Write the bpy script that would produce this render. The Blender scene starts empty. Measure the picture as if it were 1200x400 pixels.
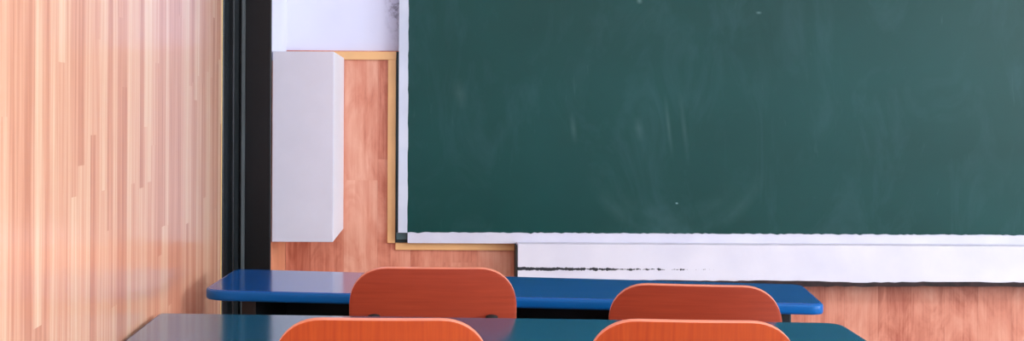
import bpy, bmesh, math, random
from mathutils import Vector, Matrix
random.seed(4)
S = bpy.context.scene
COL = S.collection

# ---------------------------------------------------------------- camera
F = 1675.0; PX = 482.0; PY = 133.0; H = 1.17
cam_d = bpy.data.cameras.new('camera'); cam = bpy.data.objects.new('camera', cam_d); COL.objects.link(cam)
cam_d.sensor_fit = 'HORIZONTAL'; cam_d.sensor_width = 36; cam_d.lens = 36 * F / 1200
cam_d.shift_x = (600 - PX) / 1200; cam_d.shift_y = -(200 - PY) / 1200
cam_d.clip_start = 0.05
ROLL = 0.0048
cam.matrix_world = Matrix.Translation((0, 0, H)) @ Matrix.Rotation(math.pi / 2, 4, 'X') @ Matrix.Rotation(ROLL, 4, 'Z')
S.camera = cam

# ---------------------------------------------------------------- world, exposure
S.view_settings.view_transform = 'Standard'; S.view_settings.look = 'None'
S.view_settings.gamma = 1; S.view_settings.use_curve_mapping = False
S.view_settings.exposure = -0.07
w = bpy.data.worlds.new('world'); S.world = w; w.use_nodes = True
w.node_tree.nodes['Background'].inputs[0].default_value = (0.72, 0.82, 1.0, 1)
w.node_tree.nodes['Background'].inputs[1].default_value = 1.0

# daylight through unseen right-wall windows, plus ceiling lamps added for brightness
WINDOWS = [(-3.6, -1.9), (-1.2, 0.6), (1.3, 3.1)]
XR, YB, CEIL, ZW = 6.2, -4.6, 3.1, 5.05
def area(name, loc, rot, sx, sy, power, col):
    l = bpy.data.lights.new(name, 'AREA'); l.shape = 'RECTANGLE'; l.size = sx; l.size_y = sy
    l.energy = power; l.color = col
    o = bpy.data.objects.new(name, l); COL.objects.link(o); o.location = loc; o.rotation_euler = rot
    return o
for a, b in WINDOWS:
    area('window_daylight', (XR + 0.35, (a + b) / 2, 1.85), (0, math.radians(90), 0), 1.75, b - a, 230, (0.90, 0.97, 1.0))
ADDED_LAMPS = [(1.2, 1.6), (3.8, 1.6), (1.2, -1.8), (3.8, -1.8)]
for x, y in ADDED_LAMPS:
    area('added_ceiling_light', (x, y, 2.83), (0, 0, 0), 1.2, 0.16, 26, (1.0, 0.97, 0.97))  # added light out of view, brightens the room from above

# ---------------------------------------------------------------- materials
def lin(c):
    return tuple(((v / 255) / 12.92 if v / 255 <= 0.04045 else ((v / 255 + 0.055) / 1.055) ** 2.4) for v in c) + (1,)
class N:
    def __init__(s, name, rough=0.5, spec=0.5, metal=0.0):
        s.m = bpy.data.materials.new(name); s.m.use_nodes = True
        s.t = s.m.node_tree; s.b = s.t.nodes['Principled BSDF']
        s.b.inputs['Roughness'].default_value = rough; s.b.inputs['Specular IOR Level'].default_value = spec
        s.b.inputs['Metallic'].default_value = metal
        s.co = s.t.nodes.new('ShaderNodeTexCoord').outputs['Object']
    def put(s, sock, v):
        if isinstance(v, bpy.types.NodeSocket): s.t.links.new(v, sock)
        else: sock.default_value = v
    def math(s, op, a, b=0.0, c=None):
        n = s.t.nodes.new('ShaderNodeMath'); n.operation = op; s.put(n.inputs[0], a); s.put(n.inputs[1], b)
        if c is not None: s.put(n.inputs[2], c)
        return n.outputs[0]
    def sep(s, v=None):
        n = s.t.nodes.new('ShaderNodeSeparateXYZ'); s.put(n.inputs[0], v or s.co); return n.outputs
    def comb(s, x, y, z):
        n = s.t.nodes.new('ShaderNodeCombineXYZ'); [s.put(n.inputs[i], v) for i, v in enumerate((x, y, z))]; return n.outputs[0]
    def noise(s, v, scale=5, detail=3, rough=0.5, dist=0.0):
        n = s.t.nodes.new('ShaderNodeTexNoise'); s.put(n.inputs['Vector'], v); n.inputs['Scale'].default_value = scale
        n.inputs['Detail'].default_value = detail; n.inputs['Roughness'].default_value = rough; n.inputs['Distortion'].default_value = dist
        return n.outputs['Fac']
    def white(s, v):
        n = s.t.nodes.new('ShaderNodeTexWhiteNoise'); n.noise_dimensions = '3D'; s.put(n.inputs['Vector'], v); return n.outputs['Value']
    def map(s, v, a, b, c=0.0, d=1.0):
        n = s.t.nodes.new('ShaderNodeMapRange'); s.put(n.inputs[0], v)
        for i, q in enumerate((a, b, c, d)): n.inputs[i + 1].default_value = q
        return n.outputs[0]
    def ramp(s, v, stops):
        n = s.t.nodes.new('ShaderNodeValToRGB'); s.put(n.inputs[0], v); e = n.color_ramp.elements
        while len(e) < len(stops): e.new(0.5)
        for k, (p, c) in enumerate(stops): e[k].position = p; e[k].color = lin(c)
        return n.outputs[0]
    def mix(s, f, a, b, mode='MIX'):
        n = s.t.nodes.new('ShaderNodeMix'); n.data_type = 'RGBA'; n.blend_type = mode
        s.put(n.inputs[0], f); s.put(n.inputs[6], a); s.put(n.inputs[7], b); return n.outputs[2]
    def base(s, v): s.put(s.b.inputs['Base Color'], v); return s
    def bump(s, h, strength=0.1, dist=0.002):
        n = s.t.nodes.new('ShaderNodeBump'); n.inputs['Strength'].default_value = strength; n.inputs['Distance'].default_value = dist
        s.put(n.inputs['Height'], h); s.t.links.new(n.outputs[0], s.b.inputs['Normal']); return s

def plain(name, c, rough=0.5, spec=0.5, metal=0.0, vary=0.06, scale=6):
    n = N(name, rough, spec, metal)
    f = n.noise(n.co, scale, 4)
    a = tuple(max(0, v * (1 - vary)) for v in c); b = tuple(min(255, v * (1 + vary)) for v in c)
    n.base(n.ramp(f, [(0.3, a), (0.7, b)])); return n.m

def planks(name, axis, width, length, dark, midc, light, rough, spec=0.5, flame=0.0, seed=0.0, tonew=0.5, streak=0.6, coat=None, bstr=0.05, fdist=1.2, seamd=0.82):
    """vertical laminate strips: each strip row has its own tone; axis is the horizontal axis of the wall"""
    n = N(name, rough, spec); o = n.sep()
    u = n.math('DIVIDE', o[axis], width); iu = n.math('FLOOR', u)
    r1 = n.white(n.comb(iu, seed, 3.3))
    v = n.math('ADD', n.math('DIVIDE', o[2], length), n.math('MULTIPLY', r1, 7.0)); iv = n.math('FLOOR', v)
    tone = n.white(n.comb(iu, iv, seed + 1.7))
    # long grain streaks, offset per strip
    g = n.noise(n.comb(n.math('MULTIPLY', o[axis], 70), n.math('MULTIPLY', tone, 40), n.math('MULTIPLY', o[2], 1.6)), 1, 4, 0.6)
    g2 = n.noise(n.comb(n.math('MULTIPLY', o[axis], 230), n.math('MULTIPLY', tone, 90), n.math('MULTIPLY', o[2], 7)), 1, 2, 0.6)
    fl = n.noise(n.comb(n.math('MULTIPLY', o[axis], 9), n.math('MULTIPLY', tone, 60), n.math('MULTIPLY', o[2], 3.2)), 1, 5, 0.6, fdist)
    t = n.math('ADD', n.math('ADD', n.math('MULTIPLY', tone, tonew), 0.5 * (1.1 - tonew - streak)), n.math('MULTIPLY', g, streak))
    t = n.math('ADD', t, n.math('MULTIPLY', n.math('SUBTRACT', g2, 0.5), 0.25))
    t = n.math('ADD', t, n.math('MULTIPLY', n.math('SUBTRACT', fl, 0.5), flame))
    c = n.ramp(t, [(0.22, dark), (0.52, midc), (0.85, light)])
    # seams
    fu = n.math('FRACT', u); seam = n.math('MINIMUM', fu, n.math('SUBTRACT', 1, fu))
    seam = n.map(seam, 0.0, 0.0012 / width, seamd, 1.0)
    c = n.mix(1.0, c, n.comb(seam, seam, seam), 'MULTIPLY')
    n.base(c); n.bump(n.math('ADD', g, n.math('MULTIPLY', g2, 0.5)), bstr, 0.001)
    if coat:
        n.b.inputs['Coat Weight'].default_value = coat[0]; n.b.inputs['Coat Roughness'].default_value = coat[1]
        n.b.inputs['Coat IOR'].default_value = 1.55
        n.t.links.new(n.b.inputs['Normal'].links[0].from_socket, n.b.inputs['Coat Normal'])
    return n.m

M = {}
M['wood_left'] = planks('strip_laminate', 1, 0.047, 0.95, (192, 120, 92), (225, 163, 132), (242, 205, 172), 0.42, 0.4, tonew=0.36, streak=1.0, coat=(0.8, 0.18), bstr=0.2)
M['wood_front'] = planks('dado_laminate', 0, 0.118, 0.9, (174, 88, 64), (216, 140, 114), (234, 174, 148), 0.42, 0.4, flame=0.95, seed=5.0, tonew=0.30, streak=0.42, fdist=1.8, seamd=0.9)
M['wood_nib'] = planks('dado_laminate_return', 1, 0.3, 0.9, (196, 118, 86), (222, 150, 112), (232, 170, 136), 0.42, 0.4, flame=0.5, seed=9.0, tonew=0.3)
M['tan'] = plain('tan_trim', (236, 184, 126), 0.45, vary=0.04)
M['cream'] = plain('cream_bead', (232, 200, 130), 0.5, vary=0.03)
M['black_paint'] = plain('black_gloss_paint', (5, 13, 16), 0.3, 0.3, vary=0.08)
M['slate_paint'] = plain('slate_gloss_paint', (14, 26, 31), 0.25, 0.5, vary=0.08)
M['grey_bead'] = plain('grey_bead', (84, 92, 94), 0.4)
M['ceiling'] = plain('ceiling_paint', (236, 236, 240), 0.9, vary=0.01)
M['floor'] = plain('floor_terrazzo', (150, 146, 146), 0.45, vary=0.10, scale=60)
M['cabinet'] = plain('cabinet_enamel', (216, 216, 231), 0.45, vary=0.012, scale=9)
M['cabinet_edge'] = plain('cabinet_edge', (232, 231, 240), 0.45, vary=0.01)

n = N('white_wall_paint', 0.75); o = n.sep()
patch = n.noise(n.co, 3.0, 3); c = n.ramp(patch, [(0.3, (218, 219, 240)), (0.7, (226, 228, 246))])
# scuffs in the corner next to the board
d = n.math('ABSOLUTE', n.math('ADD', o[0], 0.055)); near = n.map(d, 0.0, 0.045, 1, 0)
high = n.map(o[2], 1.43, 1.56, 0.1, 1.0)
sc = n.map(n.noise(n.co, 45, 5, 0.65), 0.48, 0.66)
c = n.mix(n.math('MULTIPLY', n.math('MULTIPLY', near, high), sc), c, lin((92, 94, 122)))
n.base(c); n.bump(n.noise(n.co, 90, 3), 0.06); M['white_wall'] = n.m

# chalkboard: green paint with wiped chalk
n = N('green_board', 0.36, 0.28); o = n.sep()
big = n.noise(n.comb(n.math('MULTIPLY', o[0], 0.9), 0.0, n.math('MULTIPLY', o[2], 1.3)), 1.6, 4, 0.55)
c = n.ramp(big, [(0.3, (2, 60, 56)), (0.7, (8, 70, 67))])
sm = n.noise(n.comb(n.math('MULTIPLY', o[0], 5), 0.0, n.math('MULTIPLY', o[2], 2.2)), 1.1, 5, 0.62, 1.3)
c = n.mix(n.map(sm, 0.50, 0.78, 0.0, 0.13), c, lin((84, 124, 136)))
fine = n.noise(n.comb(n.math('MULTIPLY', o[0], 26), 0.0, n.math('MULTIPLY', o[2], 5)), 1.5, 4, 0.6, 0.6)
c = n.mix(n.map(fine, 0.66, 0.80, 0.0, 0.10), c, lin((110, 150, 150)))
# big circular wipe near the bottom (arc)
def arc(cx, cz, r, wd, amt, lo, hi):
    dx = n.math('SUBTRACT', o[0], cx); dz = n.math('SUBTRACT', o[2], cz)
    rr = n.math('SQRT', n.math('ADD', n.math('MULTIPLY', dx, dx), n.math('MULTIPLY', dz, dz)))
    f = n.map(n.math('ABSOLUTE', n.math('SUBTRACT', rr, r)), 0, wd, 1, 0)
    f = n.math('MULTIPLY', f, n.map(o[2], lo, hi, 1, 0))
    f = n.math('MULTIPLY', f, n.map(n.noise(n.co, 14, 4), 0.35, 0.65, 0.2, 1.0))
    return n.math('MULTIPLY', f, amt)
c = n.mix(arc(0.93, 1.06, 0.31, 0.035, 0.08, 0.86, 0.98), c, lin((110, 150, 150)))
c = n.mix(arc(0.92, 1.04, 0.24, 0.05, 0.06, 0.86, 0.95), c, lin((110, 150, 150)))
# upright wiped strokes
def stroke(cx, cz, w_, h_, amt):
    fx = n.map(n.math('ABSOLUTE', n.math('SUBTRACT', n.math('ADD', o[0], n.math('MULTIPLY', n.math('SUBTRACT', o[2], cz), 0.12)), cx)), 0, w_, 1, 0)
    fz = n.map(n.math('ABSOLUTE', n.math('SUBTRACT', o[2], cz)), 0, h_, 1, 0)
    return n.math('MULTIPLY', n.math('MULTIPLY', fx, fz), amt)
for a in [(0.905, 1.13, 0.010, 0.12, 0.09), (0.80, 1.12, 0.02, 0.05, 0.07), (0.57, 1.12, 0.014, 0.06, 0.09), (0.96, 1.12, 0.012, 0.14, 0.06),
          (0.17, 1.24, 0.03, 0.06, 0.07), (0.80, 1.57, 0.012, 0.012, 0.3), (1.22, 1.53, 0.012, 0.006, 0.35),(0.935, 0.858, 0.006, 0.004, 0.9)]:
    c = n.mix(stroke(*a), c, lin((150, 190, 186)))
n.base(c)
n.put(n.b.inputs['Roughness'], n.map(sm, 0.3, 0.7, 0.33, 0.44)); M['board'] = n.m

n = N('white_frame_paint', 0.5); o = n.sep()
c = n.ramp(n.noise(n.co, 8, 4), [(0.3, (196, 204, 220)), (0.7, (210, 216, 230))]); n.base(c); n.bump(n.noise(n.co, 60, 4), 0.2); M['frame'] = n.m
n = N('chalky_sill_paint', 0.5); o = n.sep()
c = n.ramp(n.noise(n.co, 8, 4), [(0.3, (206, 208, 226)), (0.7, (218, 220, 234))])
fl = n.math('MULTIPLY', n.map(o[2], 0.758, 0.752, 1, 0), 0.0)
n.base(c); n.bump(n.noise(n.co, 60, 4), 0.2); M['frame_low'] = n.m
# thick painted chalk ledge with a flaking crack along its lower third
n = N('flaking_white_paint', 0.5); o = n.sep()
c = n.ramp(n.noise(n.co, 7, 4), [(0.3, (216, 217, 232)), (0.7, (226, 226, 238))])
wob = n.math('MULTIPLY', n.math('SUBTRACT', n.noise(n.comb(o[0], 0.0, 0.0), 22, 5, 0.75), 0.5), 0.016)
dz = n.math('ABSOLUTE', n.math('SUBTRACT', n.math('SUBTRACT', o[2], 0.6335), wob))
thick = n.noise(n.comb(o[0], 4.0, 0.0), 24, 4, 0.75)
fade = n.map(o[0], 0.36, 1.10, 0.17, -0.13)
thick = n.map(n.math('ADD', thick, fade), 0.42, 0.62, 0.0, 0.0062)
crack = n.math('MULTIPLY', n.map(n.math('SUBTRACT', thick, dz), 0.0, 0.0012), n.map(o[0], 1.0, 1.15, 1, 0))
c = n.mix(crack, c, lin((30, 36, 44)))
st = n.map(n.noise(n.comb(n.math('MULTIPLY', o[0], 3), 0.0, n.math('MULTIPLY', o[2], 30)), 4, 4, 0.6), 0.60, 0.75, 0, 0.35)
low = n.map(o[2], 0.612, 0.592, 0, 1)
c = n.mix(n.math('MULTIPLY', st, low), c, lin((190, 120, 120)))
n.base(c); n.bump(n.noise(n.co, 50, 4), 0.2); M['ledge'] = n.m
M['rot'] = plain('ledge_shade_brown', (40, 25, 26), 0.8, vary=0.4, scale=40)  # dark brown painted for the shadow and peeled edge below the ledge
M['gap'] = plain('dark_backing', (34, 52, 54), 0.6)
M['corner'] = plain('corner_plastic', (72, 100, 104), 0.4, vary=0.2)

def chair_wood(name, dark, light, axis):
    n = N(name, 0.38, 0.5); o = n.sep()
    if axis == 0: v = n.comb(n.math('MULTIPLY', o[0], 6), 0.0, n.math('MULTIPLY', o[2], 130))
    else: v = n.comb(n.math('MULTIPLY', o[0], 110), 0.0, n.math('MULTIPLY', o[2], 5))
    g = n.noise(v, 1, 4, 0.6, 0.4)
    n.base(n.ramp(g, [(0.3, dark), (0.7, light)])); n.bump(g, 0.04, 0.001); return n.m
M['ply_h'] = chair_wood('red_brown_veneer', (158, 60, 38), (176, 72, 46), 0)
M['ply_v'] = chair_wood('orange_veneer', (176, 64, 18), (196, 84, 28), 2)
M['ply_edge'] = plain('ply_edge', (228, 140, 108), 0.35, 0.6, vary=0.05)
M['tube'] = plain('dark_tube', (34, 36, 40), 0.35)
M['rubber'] = plain('rubber', (22, 22, 24), 0.8)
M['desk_blue'] = plain('blue_laminate', (0, 84, 166), 0.13, 0.55, vary=0.04, scale=3)
M['desk_teal'] = plain('teal_blue_laminate', (14, 88, 124), 0.13, 0.55, vary=0.04, scale=3)
M['band_blue'] = plain('blue_edge_band', (0, 92, 166), 0.35, 0.2, vary=0.03)
M['band_teal'] = plain('teal_edge_band', (14, 80, 120), 0.22, 0.6, vary=0.03)
M['steel_dark'] = plain('dark_painted_steel', (36, 40, 42), 0.45)
M['window_frame'] = plain('window_frame_paint', (225, 228, 232), 0.4, vary=0.02)

# ---------------------------------------------------------------- helpers
def link(name, bm, mats, parent=None, loc=(0, 0, 0), smooth=False, bevel=0.0):
    me = bpy.data.meshes.new(name); bmesh.ops.recalc_face_normals(bm, faces=bm.faces[:]); bm.to_mesh(me); bm.free()
    for m in (mats if isinstance(mats, (list, tuple)) else [mats]): me.materials.append(m)
    o = bpy.data.objects.new(name, me); COL.objects.link(o); o.location = loc
    if parent: o.parent = parent
    if smooth:
        for p in me.polygons: p.use_smooth = True
    if bevel:
        b = o.modifiers.new('bevel', 'BEVEL'); b.width = bevel; b.segments = 3; b.limit_method = 'ANGLE'; b.angle_limit = math.radians(40)
        b.harden_normals = False
    return o
def bx(bm, x0, x1, y0, y1, z0, z1):
    v = [bm.verts.new(p) for p in [(x0, y0, z0), (x1, y0, z0), (x1, y1, z0), (x0, y1, z0), (x0, y0, z1), (x1, y0, z1), (x1, y1, z1), (x0, y1, z1)]]
    for f in [(0, 3, 2, 1), (4, 5, 6, 7), (0, 1, 5, 4), (1, 2, 6, 5), (2, 3, 7, 6), (3, 0, 4, 7)]: bm.faces.new([v[i] for i in f])
def box(name, dims, m, parent=None, bevel=0.0):
    bm = bmesh.new(); bx(bm, *dims); return link(name, bm, m, parent, bevel=bevel)
def struct(o): o['kind'] = 'structure'; return o
def tag(o, label, cat, group=None):
    o['label'] = label; o['category'] = cat
    if group: o['group'] = group
    return o
def empty(name, loc, rz=0):
    o = bpy.data.objects.new(name, None); COL.objects.link(o); o.location = loc; o.rotation_euler = (0, 0, rz); o.empty_display_size = 0.1
    return o
def tube(bm, pts, r, seg=14, bend=0.035):
    P = [Vector(p) for p in pts]; path = [P[0]]
    for i in range(1, len(P) - 1):            # rounded bends
        a, b, c = P[i - 1], P[i], P[i + 1]; d1 = (a - b); d2 = (c - b)
        k = min(bend, d1.length * 0.45, d2.length * 0.45); s = b + d1.normalized() * k; e = b + d2.normalized() * k
        for j in range(7):
            t = j / 6; path.append(s * (1 - t) ** 2 + b * 2 * t * (1 - t) + e * t * t)
    path.append(P[-1]); rings = []; nrm = None
    for i, p in enumerate(path):
        d = (path[min(i + 1, len(path) - 1)] - path[max(i - 1, 0)]).normalized()
        if nrm is None: nrm = d.orthogonal().normalized()
        nrm = (nrm - d * nrm.dot(d)).normalized(); bi = d.cross(nrm)
        rings.append([bm.verts.new(p + (nrm * math.cos(2 * math.pi * k / seg) + bi * math.sin(2 * math.pi * k / seg)) * r) for k in range(seg)])
    for a, b in zip(rings, rings[1:]):
        for k in range(seg): bm.faces.new([a[k], a[(k + 1) % seg], b[(k + 1) % seg], b[k]])
    bm.faces.new(rings[0][::-1]); bm.faces.new(rings[-1])
def rounded(pts, radii, seg=8):
    out = []; n_ = len(pts)
    for i in range(n_):
        b = Vector(pts[i]); a = Vector(pts[i - 1]); c = Vector(pts[(i + 1) % n_]); k = radii[i]
        d1 = (a - b).normalized(); d2 = (c - b).normalized(); s = b + d1 * k; e = b + d2 * k
        for j in range(seg + 1):
            t = j / seg; out.append(s * (1 - t) ** 2 + b * 2 * t * (1 - t) + e * t * t)
    return out

# ---------------------------------------------------------------- the room
XL = -0.53
struct(box('floor', (XL - 0.2, XR + 0.2, YB - 0.2, ZW + 0.2, -0.1, 0.0), M['floor']))
struct(box('ceiling', (XL - 0.2, XR + 0.2, YB - 0.2, ZW + 0.2, CEIL, CEIL + 0.1), M['ceiling']))
bm = bmesh.new(); SK = 0.0175                    # the left wall opens out very slightly towards the front
def LW(y): return -0.5315 - (y - 2.6) * SK
q = [(LW(YB) - .2, YB), (LW(YB), YB), (LW(4.215), 4.215), (LW(4.215) - .2, 4.215)]
lo = [bm.verts.new((x, y, 0)) for x, y in q]; hi = [bm.verts.new((x, y, CEIL)) for x, y in q]
bm.faces.new(lo); bm.faces.new(hi)
for i in range(4): bm.faces.new([lo[i], lo[(i + 1) % 4], hi[(i + 1) % 4], hi[i]])
struct(link('wall_left', bm, M['wood_left']))
struct(box('wall_back', (XL - 0.2, XR + 0.2, YB - 0.2, YB, 0, CEIL), M['white_wall']))
struct(box('wall_front', (XL - 0.2, XR + 0.2, ZW + 0.012, ZW + 0.2, 0, CEIL), M['white_wall']))
bm = bmesh.new()
ys = [YB] + [v for p in WINDOWS for v in p] + [ZW]
for k in range(0, len(ys), 2): bx(bm, XR, XR + 0.2, ys[k], ys[k + 1], 0.95, 2.75)
bx(bm, XR, XR + 0.2, YB, ZW, 0, 0.95); bx(bm, XR, XR + 0.2, YB, ZW, 2.75, CEIL)
struct(link('wall_right', bm, M['white_wall']))
for i, (a, b) in enumerate(WINDOWS):
    bm = bmesh.new()
    for y0, y1, z0, z1 in [(a, a + .05, .95, 2.75), (b - .05, b, .95, 2.75), (a + .05, b - .05, .95, 1.0), (a + .05, b - .05, 2.7, 2.75), ((a + b) / 2 - .03, (a + b) / 2 + .03, 1.0, 2.7)]:
        bx(bm, XR + .06, XR + .12, y0, y1, z0, z1)
    struct(link('window_%d' % (i + 1), bm, M['window_frame']))
# cladding of the lower front wall (wood laminate dado), cut out behind the board
DT = 1.391
struct(box('wall_front_panelling', (-0.442, XR, ZW, ZW + 0.012, 0, DT), M['wood_front']))
# thin cream bead that ends the panelling of the left wall
struct(box('trim_1', (XL - 0.19, -0.559, 4.215, 4.226, 0, CEIL), M['cream']))
# black corner pillar: slate reveal, black reveal, black face
struct(box('trim_2', (XL - 0.19, -0.5555, 4.226, 4.36, 0, CEIL), M['slate_paint'], bevel=0.004))
struct(box('trim_3', (XL - 0.19, -0.541, 4.36, 4.495, 0, CEIL), M['black_paint'], bevel=0.004))
struct(box('trim_4', (XL - 0.004, XL + 0.006, 4.495, 4.506, 0, CEIL), M['grey_bead']))
struct(box('trim_5', (XL - 0.19, -0.442, 4.506, 4.526, 0, CEIL), M['black_paint'], bevel=0.004))
struct(box('wall_nib_upper', (XL - 0.19, -0.443, 4.526, ZW + 0.012, 1.335, CEIL), M['white_wall']))
struct(box('wall_nib_lower', (XL - 0.19, -0.443, 4.526, ZW + 0.012, 0, 1.335), M['wood_nib']))
s = F / ZW
def WX(px): return (px - PX) / s            # a measured picture column / row on the front wall, in metres
def WZ(py): return H - (py - PY) / s
# tan beading round the panelling's cut-out for the board
struct(box('trim_6', (WX(454.5), WX(464), ZW - 0.012, ZW, WZ(285), WZ(70.5)), M['tan'], bevel=0.002))
struct(box('trim_7', (-0.44, WX(464.5), ZW - 0.012, ZW, WZ(70.5), WZ(61.0)), M['tan'], bevel=0.002))
struct(box('trim_8', (WX(464), WX(606), ZW - 0.012, ZW, WZ(293), WZ(284.2)), M['tan'], bevel=0.002))

# bodies for the added ceiling lamps, out of view
for x, y in ADDED_LAMPS:
    r = empty('added_tube_lamp', (x, y, CEIL)); tag(r, 'added white ceiling tube lamp, out of view above the desks', 'lamp', 'added ceiling tube lamps')
    bm = bmesh.new(); bx(bm, -.62, .62, -.09, .09, -.24, -.2); link('housing', bm, M['window_frame'], r)
    for sx in (-.4, .4):
        bm = bmesh.new(); tube(bm, [(sx, 0, -.2), (sx, 0, 0)], .006); link('hanger', bm, M['window_frame'], r)

# ---------------------------------------------------------------- blackboard
bx0 = WX(478.5); BT, BR = 2.05, 4.0
b = empty('blackboard', (0, 0, 0)); tag(b, 'long dark green chalkboard in a painted pale frame on the front wall', 'blackboard')
yb = ZW - 0.012
box('backing_board', (WX(467.2), BR, yb - 0.004, ZW - .0005, WZ(284.2), BT), M['gap'], b)
box('shadow_gap_strip', (WX(464.2), WX(467.2), yb - 0.002, ZW - .0005, WZ(284.2), WZ(61)), M['gap'], b)
bm = bmesh.new(); bx(bm, bx0 - 0.01, BR, yb - 0.012, yb - 0.004, WZ(275), BT); link('writing_surface', bm, M['board'], b)
def ragged(name, x0, x1, z0, z1, jx, jz, m, side):
    """frame member whose edge towards the board is a ragged, hand-painted one"""
    bm = bmesh.new(); pts = []
    if side == 'top':
        k = int((x1 - x0) / 0.012); pts = [(x0, z0), (x1, z0)]
        for i in range(k, -1, -1): pts.append((x0 + (x1 - x0) * i / k, z1 + random.uniform(-jz, jz) - (random.random() < .06) * jz * 1.3))
    else:
        k = int((z1 - z0) / 0.02); pts = [(x0, z1), (x0, z0)]
        for i in range(k + 1): pts.append((x1 + random.uniform(-jx, jx), z0 + (z1 - z0) * i / k))
    fr = [bm.verts.new((p[0], yb - 0.026, p[1])) for p in pts]; bk = [bm.verts.new((p[0], yb - 0.004, p[1])) for p in pts]
    bm.faces.new(fr); bm.faces.new(bk[::-1])
    for i in range(len(pts)): bm.faces.new([fr[i], fr[(i + 1) % len(pts)], bk[(i + 1) % len(pts)], bk[i]])
    return link(name, bm, m, b)
ragged('frame_rail', WX(467.3), WX(478.2), WZ(272), BT + .03, 0.0012, 0, M['frame'], 'right')
ragged('frame_rail', WX(478.4), BR + .03, WZ(284), WZ(271.6), 0, 0.0016, M['frame_low'], 'top')
o = box('frame_rail', (WX(478.5), BR + .03, yb - 0.026, yb - 0.004, BT, BT + .03), M['frame'], b)
o = box('frame_rail', (BR, BR + .03, yb - 0.026, yb - 0.004, WZ(271), BT), M['frame'], b)
o = box('corner_block', (WX(465), WX(478), yb - 0.016, yb - 0.004, WZ(280.5), WZ(272.2)), M['corner'], b, bevel=0.003); o['label'] = 'dark grey corner block'

# chalk ledge under the board
YLF = ZW - 0.105; sl = F / YLF
def LX(px): return (px - PX) / sl
def LZ(py): return H - (py - PY) / sl
led = empty('chalk_ledge', (0, 0, 0))
ZB = ZW - .001; tag(led, 'thick white painted ledge with flaking cracks below the green chalkboard', 'ledge')
bm = bmesh.new(); x0, x1 = LX(607.5), BR; zt, zb = LZ(285.6), LZ(328.0)
k = 150; top = []; bot = []
for i in range(k + 1):
    x = x0 + (x1 - x0) * i / k
    r = random.uniform(-0.0016, 0.0016)
    top.append((x, zt + random.uniform(-.0004, .0004))); bot.append((x, zb + r + (0.003 * math.sin(x * 9) * math.sin(x * 3.1))))
ft = [bm.verts.new((x, YLF, z)) for x, z in top]; fb = [bm.verts.new((x, YLF, z)) for x, z in bot]
kt = [bm.verts.new((x, ZW - .0395, z + .001)) for x, z in top]; kb = [bm.verts.new((x, ZW - .0395, z + .002)) for x, z in bot]
for i in range(k):
    for a, c in ((ft, fb), (fb, kb), (kb, kt), (kt, ft)): bm.faces.new([a[i], a[i + 1], c[i + 1], c[i]])
for e in (0, k): bm.faces.new([ft[e], fb[e], kb[e], kt[e]])
link('ledge_board', bm, M['ledge'], led, bevel=0.002)
bm = bmesh.new(); k = 120; a = []; c = []  # dark strip shaped as the ledge's underside shadow and peeled edge
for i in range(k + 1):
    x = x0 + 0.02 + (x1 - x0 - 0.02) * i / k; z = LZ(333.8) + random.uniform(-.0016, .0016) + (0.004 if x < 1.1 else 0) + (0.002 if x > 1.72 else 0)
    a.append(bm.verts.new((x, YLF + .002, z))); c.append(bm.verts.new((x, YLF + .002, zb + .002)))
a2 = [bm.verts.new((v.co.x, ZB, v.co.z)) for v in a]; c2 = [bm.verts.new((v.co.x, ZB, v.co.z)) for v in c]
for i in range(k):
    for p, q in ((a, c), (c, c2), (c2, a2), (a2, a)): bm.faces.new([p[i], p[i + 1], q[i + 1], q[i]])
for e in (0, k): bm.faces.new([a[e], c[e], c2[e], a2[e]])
o = link('ledge_shade_strip', bm, M['rot'], led); o['label'] = 'dark strip for the shadow and peeled edge under the white ledge'
box('end_gap_shade', (LX(605.9), LX(607.3), YLF + .004, ZB, LZ(327), 0.7135), M['gap'], led)['label'] = 'dark strip for the shaded gap at the ledge end'  # thin dark strip painted for the shade beside the ledge's left end

# ---------------------------------------------------------------- white cabinet hung beside the pillar
YC = 4.53; sc_ = F / YC
def CX(px): return (px - PX) / sc_
def CZ(py): return H - (py - PY) / sc_
cab = empty('wall_cabinet', (-0.34, ZW, CZ(284.5))); tag(cab, 'pale grey metal wall cabinet hung between the black pillar and the chalkboard', 'cabinet')
cl = cab.location
xl, xr, zb_, zt_ = -0.4405, CX(391.0), CZ(284.5), CZ(60.9)
bm = bmesh.new()
q = [(xl, YC + .016), (xr, YC + .016), (xr + .008, ZW - .001), (xl, ZW - .001)]
lo = [bm.verts.new((x - cl.x, y - cl.y, 0)) for x, y in q]; hi = [bm.verts.new((x - cl.x, y - cl.y, zt_ - zb_)) for x, y in q]
bm.faces.new(lo[::-1]); bm.faces.new(hi)
for i in range(4): bm.faces.new([lo[i], lo[(i + 1) % 4], hi[(i + 1) % 4], hi[i]])
link('cabinet_body', bm, M['cabinet_edge'], cab, bevel=0.002)
bm = bmesh.new(); bx(bm, xl - cl.x, xr - cl.x, YC - cl.y, YC + .0155 - cl.y, 0, zt_ - zb_)
link('door', bm, M['cabinet'], cab, bevel=0.002)

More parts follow.
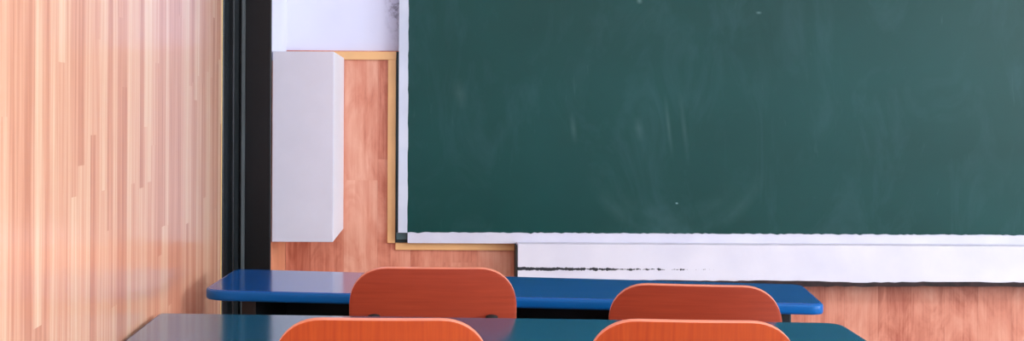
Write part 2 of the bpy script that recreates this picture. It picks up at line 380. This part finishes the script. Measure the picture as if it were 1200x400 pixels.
# ---------------------------------------------------------------- desks
def desk(label, quad, radii, mt, mb, legs, drawer, top=0.75, th=0.024):
    cx = sum(p[0] for p in quad) / 4; cy = sum(p[1] for p in quad) / 4
    r = empty('school_desk', (cx, cy, 0)); tag(r, label, 'desk', 'two-seat blue school desks')
    out = rounded([(p[0] - cx, p[1] - cy) for p in quad], radii)
    bm = bmesh.new()
    a = [bm.verts.new((p.x, p.y, top - th)) for p in out]; c = [bm.verts.new((p.x, p.y, top)) for p in out]
    bm.faces.new(c); bm.faces.new(a[::-1])
    for i in range(len(out)): bm.faces.new([a[i], a[(i + 1) % len(out)], c[(i + 1) % len(out)], c[i]])
    link('tabletop', bm, mt, r, bevel=0.004)
    # moulded band round the edge
    bm = bmesh.new(); prof = [(0.0005, -.0245), (.003, -.024), (.0045, -.019), (.0045, -.008), (.003, -.003), (.0005, -.0015)]
    m_ = len(out); rings = []
    for i, p in enumerate(out):
        t = (out[(i + 1) % m_] - out[i - 1]).normalized(); nn = Vector((t.y, -t.x))
        if nn.dot(p) < 0: nn = -nn
        rings.append([bm.verts.new((p.x + nn.x * d, p.y + nn.y * d, top + z)) for d, z in prof])
    for i in range(m_):
        A, B = rings[i], rings[(i + 1) % m_]
        for j in range(len(prof)): bm.faces.new([A[j], B[j], B[(j + 1) % len(prof)], A[(j + 1) % len(prof)]])
    link('edge_band', bm, mb, r, smooth=True)
    # frame: two end legs each with a foot, an open book tray between them
    for lx, ly, yaw in legs:
        dx, dy = math.cos(yaw), math.sin(yaw)
        bm = bmesh.new(); bx(bm, -.02, .02, -.03, .03, .02, top - th); o = link('leg', bm, M['steel_dark'], r, (lx - cx, ly - cy, 0), bevel=.004); o.rotation_euler.z = yaw
        bm = bmesh.new(); bx(bm, -.02, .02, -.17, .17, 0, .03); f = link('foot', bm, M['steel_dark'], o, bevel=.004)
    (tx0, tx1, ty0, ty1, yaw) = drawer
    bm = bmesh.new(); w2 = (tx1 - tx0) / 2; d2 = (ty1 - ty0) / 2; zt = top - th; zb = zt - .13
    bx(bm, -w2, w2, -d2, d2, zb, zb + .006); bx(bm, -w2, w2, d2 - .006, d2, zb, zt)
    for x in (-w2, -.004, w2 - .008): bx(bm, x, x + .008, -d2, d2 - .006, zb + .006, zt)
    bx(bm, -w2, w2, -d2, -d2 + .006, zb + .0, zb + .045)
    o = link('book_tray', bm, M['steel_dark'], r, ((tx0 + tx1) / 2 - cx, (ty0 + ty1) / 2 - cy, 0)); o.rotation_euler.z = yaw
    return r
yw = -math.atan(0.165)
desk('bright blue two-seat desk close to the front wall, behind the farther pair of chairs',
     [(-0.468, 3.835), (0.968, 3.545), (0.918, 3.178), (-0.49, 3.375)], [.03, .03, .035, .075], M['desk_blue'], M['band_blue'],
     [(-0.395, 3.57, yw), (0.872, 3.36, yw)], (-0.36, 0.825, 3.31, 3.61, yw))
desk('darker teal-blue two-seat desk nearest the camera, touching the wood left wall',
     [(-0.522, 2.985), (0.868, 2.893), (0.838, 2.46), (-0.524, 2.55)], [.012, .045, .04, .04], M['desk_teal'], M['band_teal'],
     [(-0.45, 2.76, -.06), (0.78, 2.68, -.06)], (-0.42, 0.745, 2.585, 2.86, -.066))

# ---------------------------------------------------------------- chairs
def chair(label, x, y, rz, ztop, w_, mat, lean=0.17, hgt=0.235, rc=0.085):
    """origin on the floor under the top of the backrest; the chair faces +Y"""
    r = empty('school_chair', (x, y, 0), rz); tag(r, label, 'chair', 'bent plywood school chairs')
    # bent plywood backrest: rounded outline, curved about the vertical, leaning back
    nx, nz = 44, 26; hw = w_ / 2; th = 0.015
    def lim(t):         # half width of the outline at distance t below the top
        e = min(t, hgt - t)
        if e < 0: e = 0
        if e >= rc: return hw
        u_ = 1 - e / rc; return hw - rc * (1 - (max(0, 1 - u_ ** 2.15)) ** (1 / 2.15))
    def pos(u, t, off):
        yy = 0.26 * u * u * 1.6 - off          # sides wrap forwards round the sitter
        return (u, yy + off - off * math.cos(lean) + math.sin(lean) * t, ztop - t * math.cos(lean) - off * math.sin(lean) )
    rows = []
    for j in range(nz + 1):
        q_ = j / nz; t = hgt * (0.5 - 0.5 * math.cos(math.pi * q_)); rows.append((t, lim(t)))
    bm = bmesh.new(); G = {}
    for side, off in ((0, 0.0), (1, th)):
        for j, (t, L) in enumerate(rows):
            for i in range(nx + 1):
                G[side, i, j] = bm.verts.new(pos(L * (2 * i / nx - 1), t, off))
    for j in range(nz):
        for i in range(nx):
            for side in (0, 1):
                bm.faces.new([G[side, i, j], G[side, i + 1, j], G[side, i + 1, j + 1], G[side, i, j + 1]])
    def rim(a, b_):
        f = bm.faces.new([G[(0,) + a], G[(0,) + b_], G[(1,) + b_], G[(1,) + a]]); f.material_index = 1
    for i in range(nx): rim((i, 0), (i + 1, 0)); rim((i, nz), (i + 1, nz))
    for j in range(nz): rim((0, j), (0, j + 1)); rim((nx, j), (nx, j + 1))
    back = link('backrest', bm, [mat, M['ply_edge']], r, smooth=True)
    back.data.materials
    bv = back.modifiers.new('bevel', 'BEVEL'); bv.width = 0.0025; bv.segments = 2; bv.limit_method = 'ANGLE'; bv.angle_limit = math.radians(50); bv.material = 1
    # seat
    bm = bmesh.new(); out = rounded([(-.19, .03), (.19, .03), (.185, .40), (-.185, .40)], [.06, .06, .05, .05])
    rr = []
    for z, k_ in ((.440, 1.0), (.452, 1.0)):
        rr.append([bm.verts.new((p.x * k_, p.y, z - (.35 * (p.y - .36) ** 2 * 8 if p.y > .36 else 0))) for p in out])
    bm.faces.new(rr[1]); bm.faces.new(rr[0][::-1])
    for i in range(len(out)):
        f = bm.faces.new([rr[0][i], rr[0][(i + 1) % len(out)], rr[1][(i + 1) % len(out)], rr[1][i]]); f.material_index = 1
    link('seat', bm, [mat, M['ply_edge']], r)
    # steel tube frame: uprights behind the backrest run down into the rear legs
    for sx in (-1, 1):
        X = sx * 0.127; tt = 0.105; p = pos(X, tt, th + .011)
        p2 = pos(X, hgt - .01, th + .011)
        bm = bmesh.new(); tube(bm, [p, p2, (X, .035, .43), (sx * .165, -.03, .012)], .0105)
        u = link('leg', bm, M['tube'], r, smooth=True)
        bm = bmesh.new(); bmesh.ops.create_uvsphere(bm, u_segments=16, v_segments=10, radius=.0125, matrix=Matrix.Translation((p[0], p[1], p[2])) @ Matrix.Diagonal((1.1, 1, .45, 1)))
        link('end_cap', bm, M['rubber'], u, smooth=True)
        bm = bmesh.new(); bmesh.ops.create_cone(bm, segments=16, radius1=.014, radius2=.0125, depth=.02, cap_ends=True, matrix=Matrix.Translation((sx * .165, -.03, .01)))
        link('rubber_foot', bm, M['rubber'], u)
        bm = bmesh.new(); tube(bm, [(X * 1.1, .05, .428), (X * 1.1, .33, .428), (sx * .165, .40, .012)], .0105)
        f = link('leg', bm, M['tube'], r, smooth=True)
        bm = bmesh.new(); bmesh.ops.create_cone(bm, segments=16, radius1=.014, radius2=.0125, depth=.02, cap_ends=True, matrix=Matrix.Translation((sx * .165, .40, .01)))
        link('rubber_foot', bm, M['rubber'], f)
        for t in (0.125, 0.20):
            c = pos(X, t, th); bm = bmesh.new()
            bmesh.ops.create_uvsphere(bm, u_segments=12, v_segments=8, radius=.006, matrix=Matrix.Translation((c[0], pos(X, t, 0)[1] + .001, c[2])) @ Matrix.Diagonal((1, .5, 1, 1)))
            link('rivet', bm, M['tube'], back, smooth=True)
    bm = bmesh.new(); tube(bm, [(-.14, .09, .428), (.14, .09, .428)], .008); link('crossbar', bm, M['tube'], r, smooth=True)
    return r
def PXW(px, z): return (px - PX) * z / F
chair('red-brown wooden chair back, left one of the farther pair, dark bolts near its lower edge', PXW(508.5, 3.09), 3.09, 0.0, 0.838, 0.363, M['ply_h'])
chair('red-brown wooden chair back, right one of the farther pair, tilted down to the right', PXW(815.5, 3.05), 3.05, -0.15, 0.808, 0.365, M['ply_h'])
chair('orange-brown wooden chair back nearest the camera at the left, cut off by the bottom edge', PXW(448, 2.38), 2.38, 0.0, 0.829, 0.363, M['ply_v'])
chair('orange-brown wooden chair back nearest the camera at the right, cut off by the bottom edge', PXW(814, 2.39), 2.39, -0.07, 0.827, 0.352, M['ply_v'])
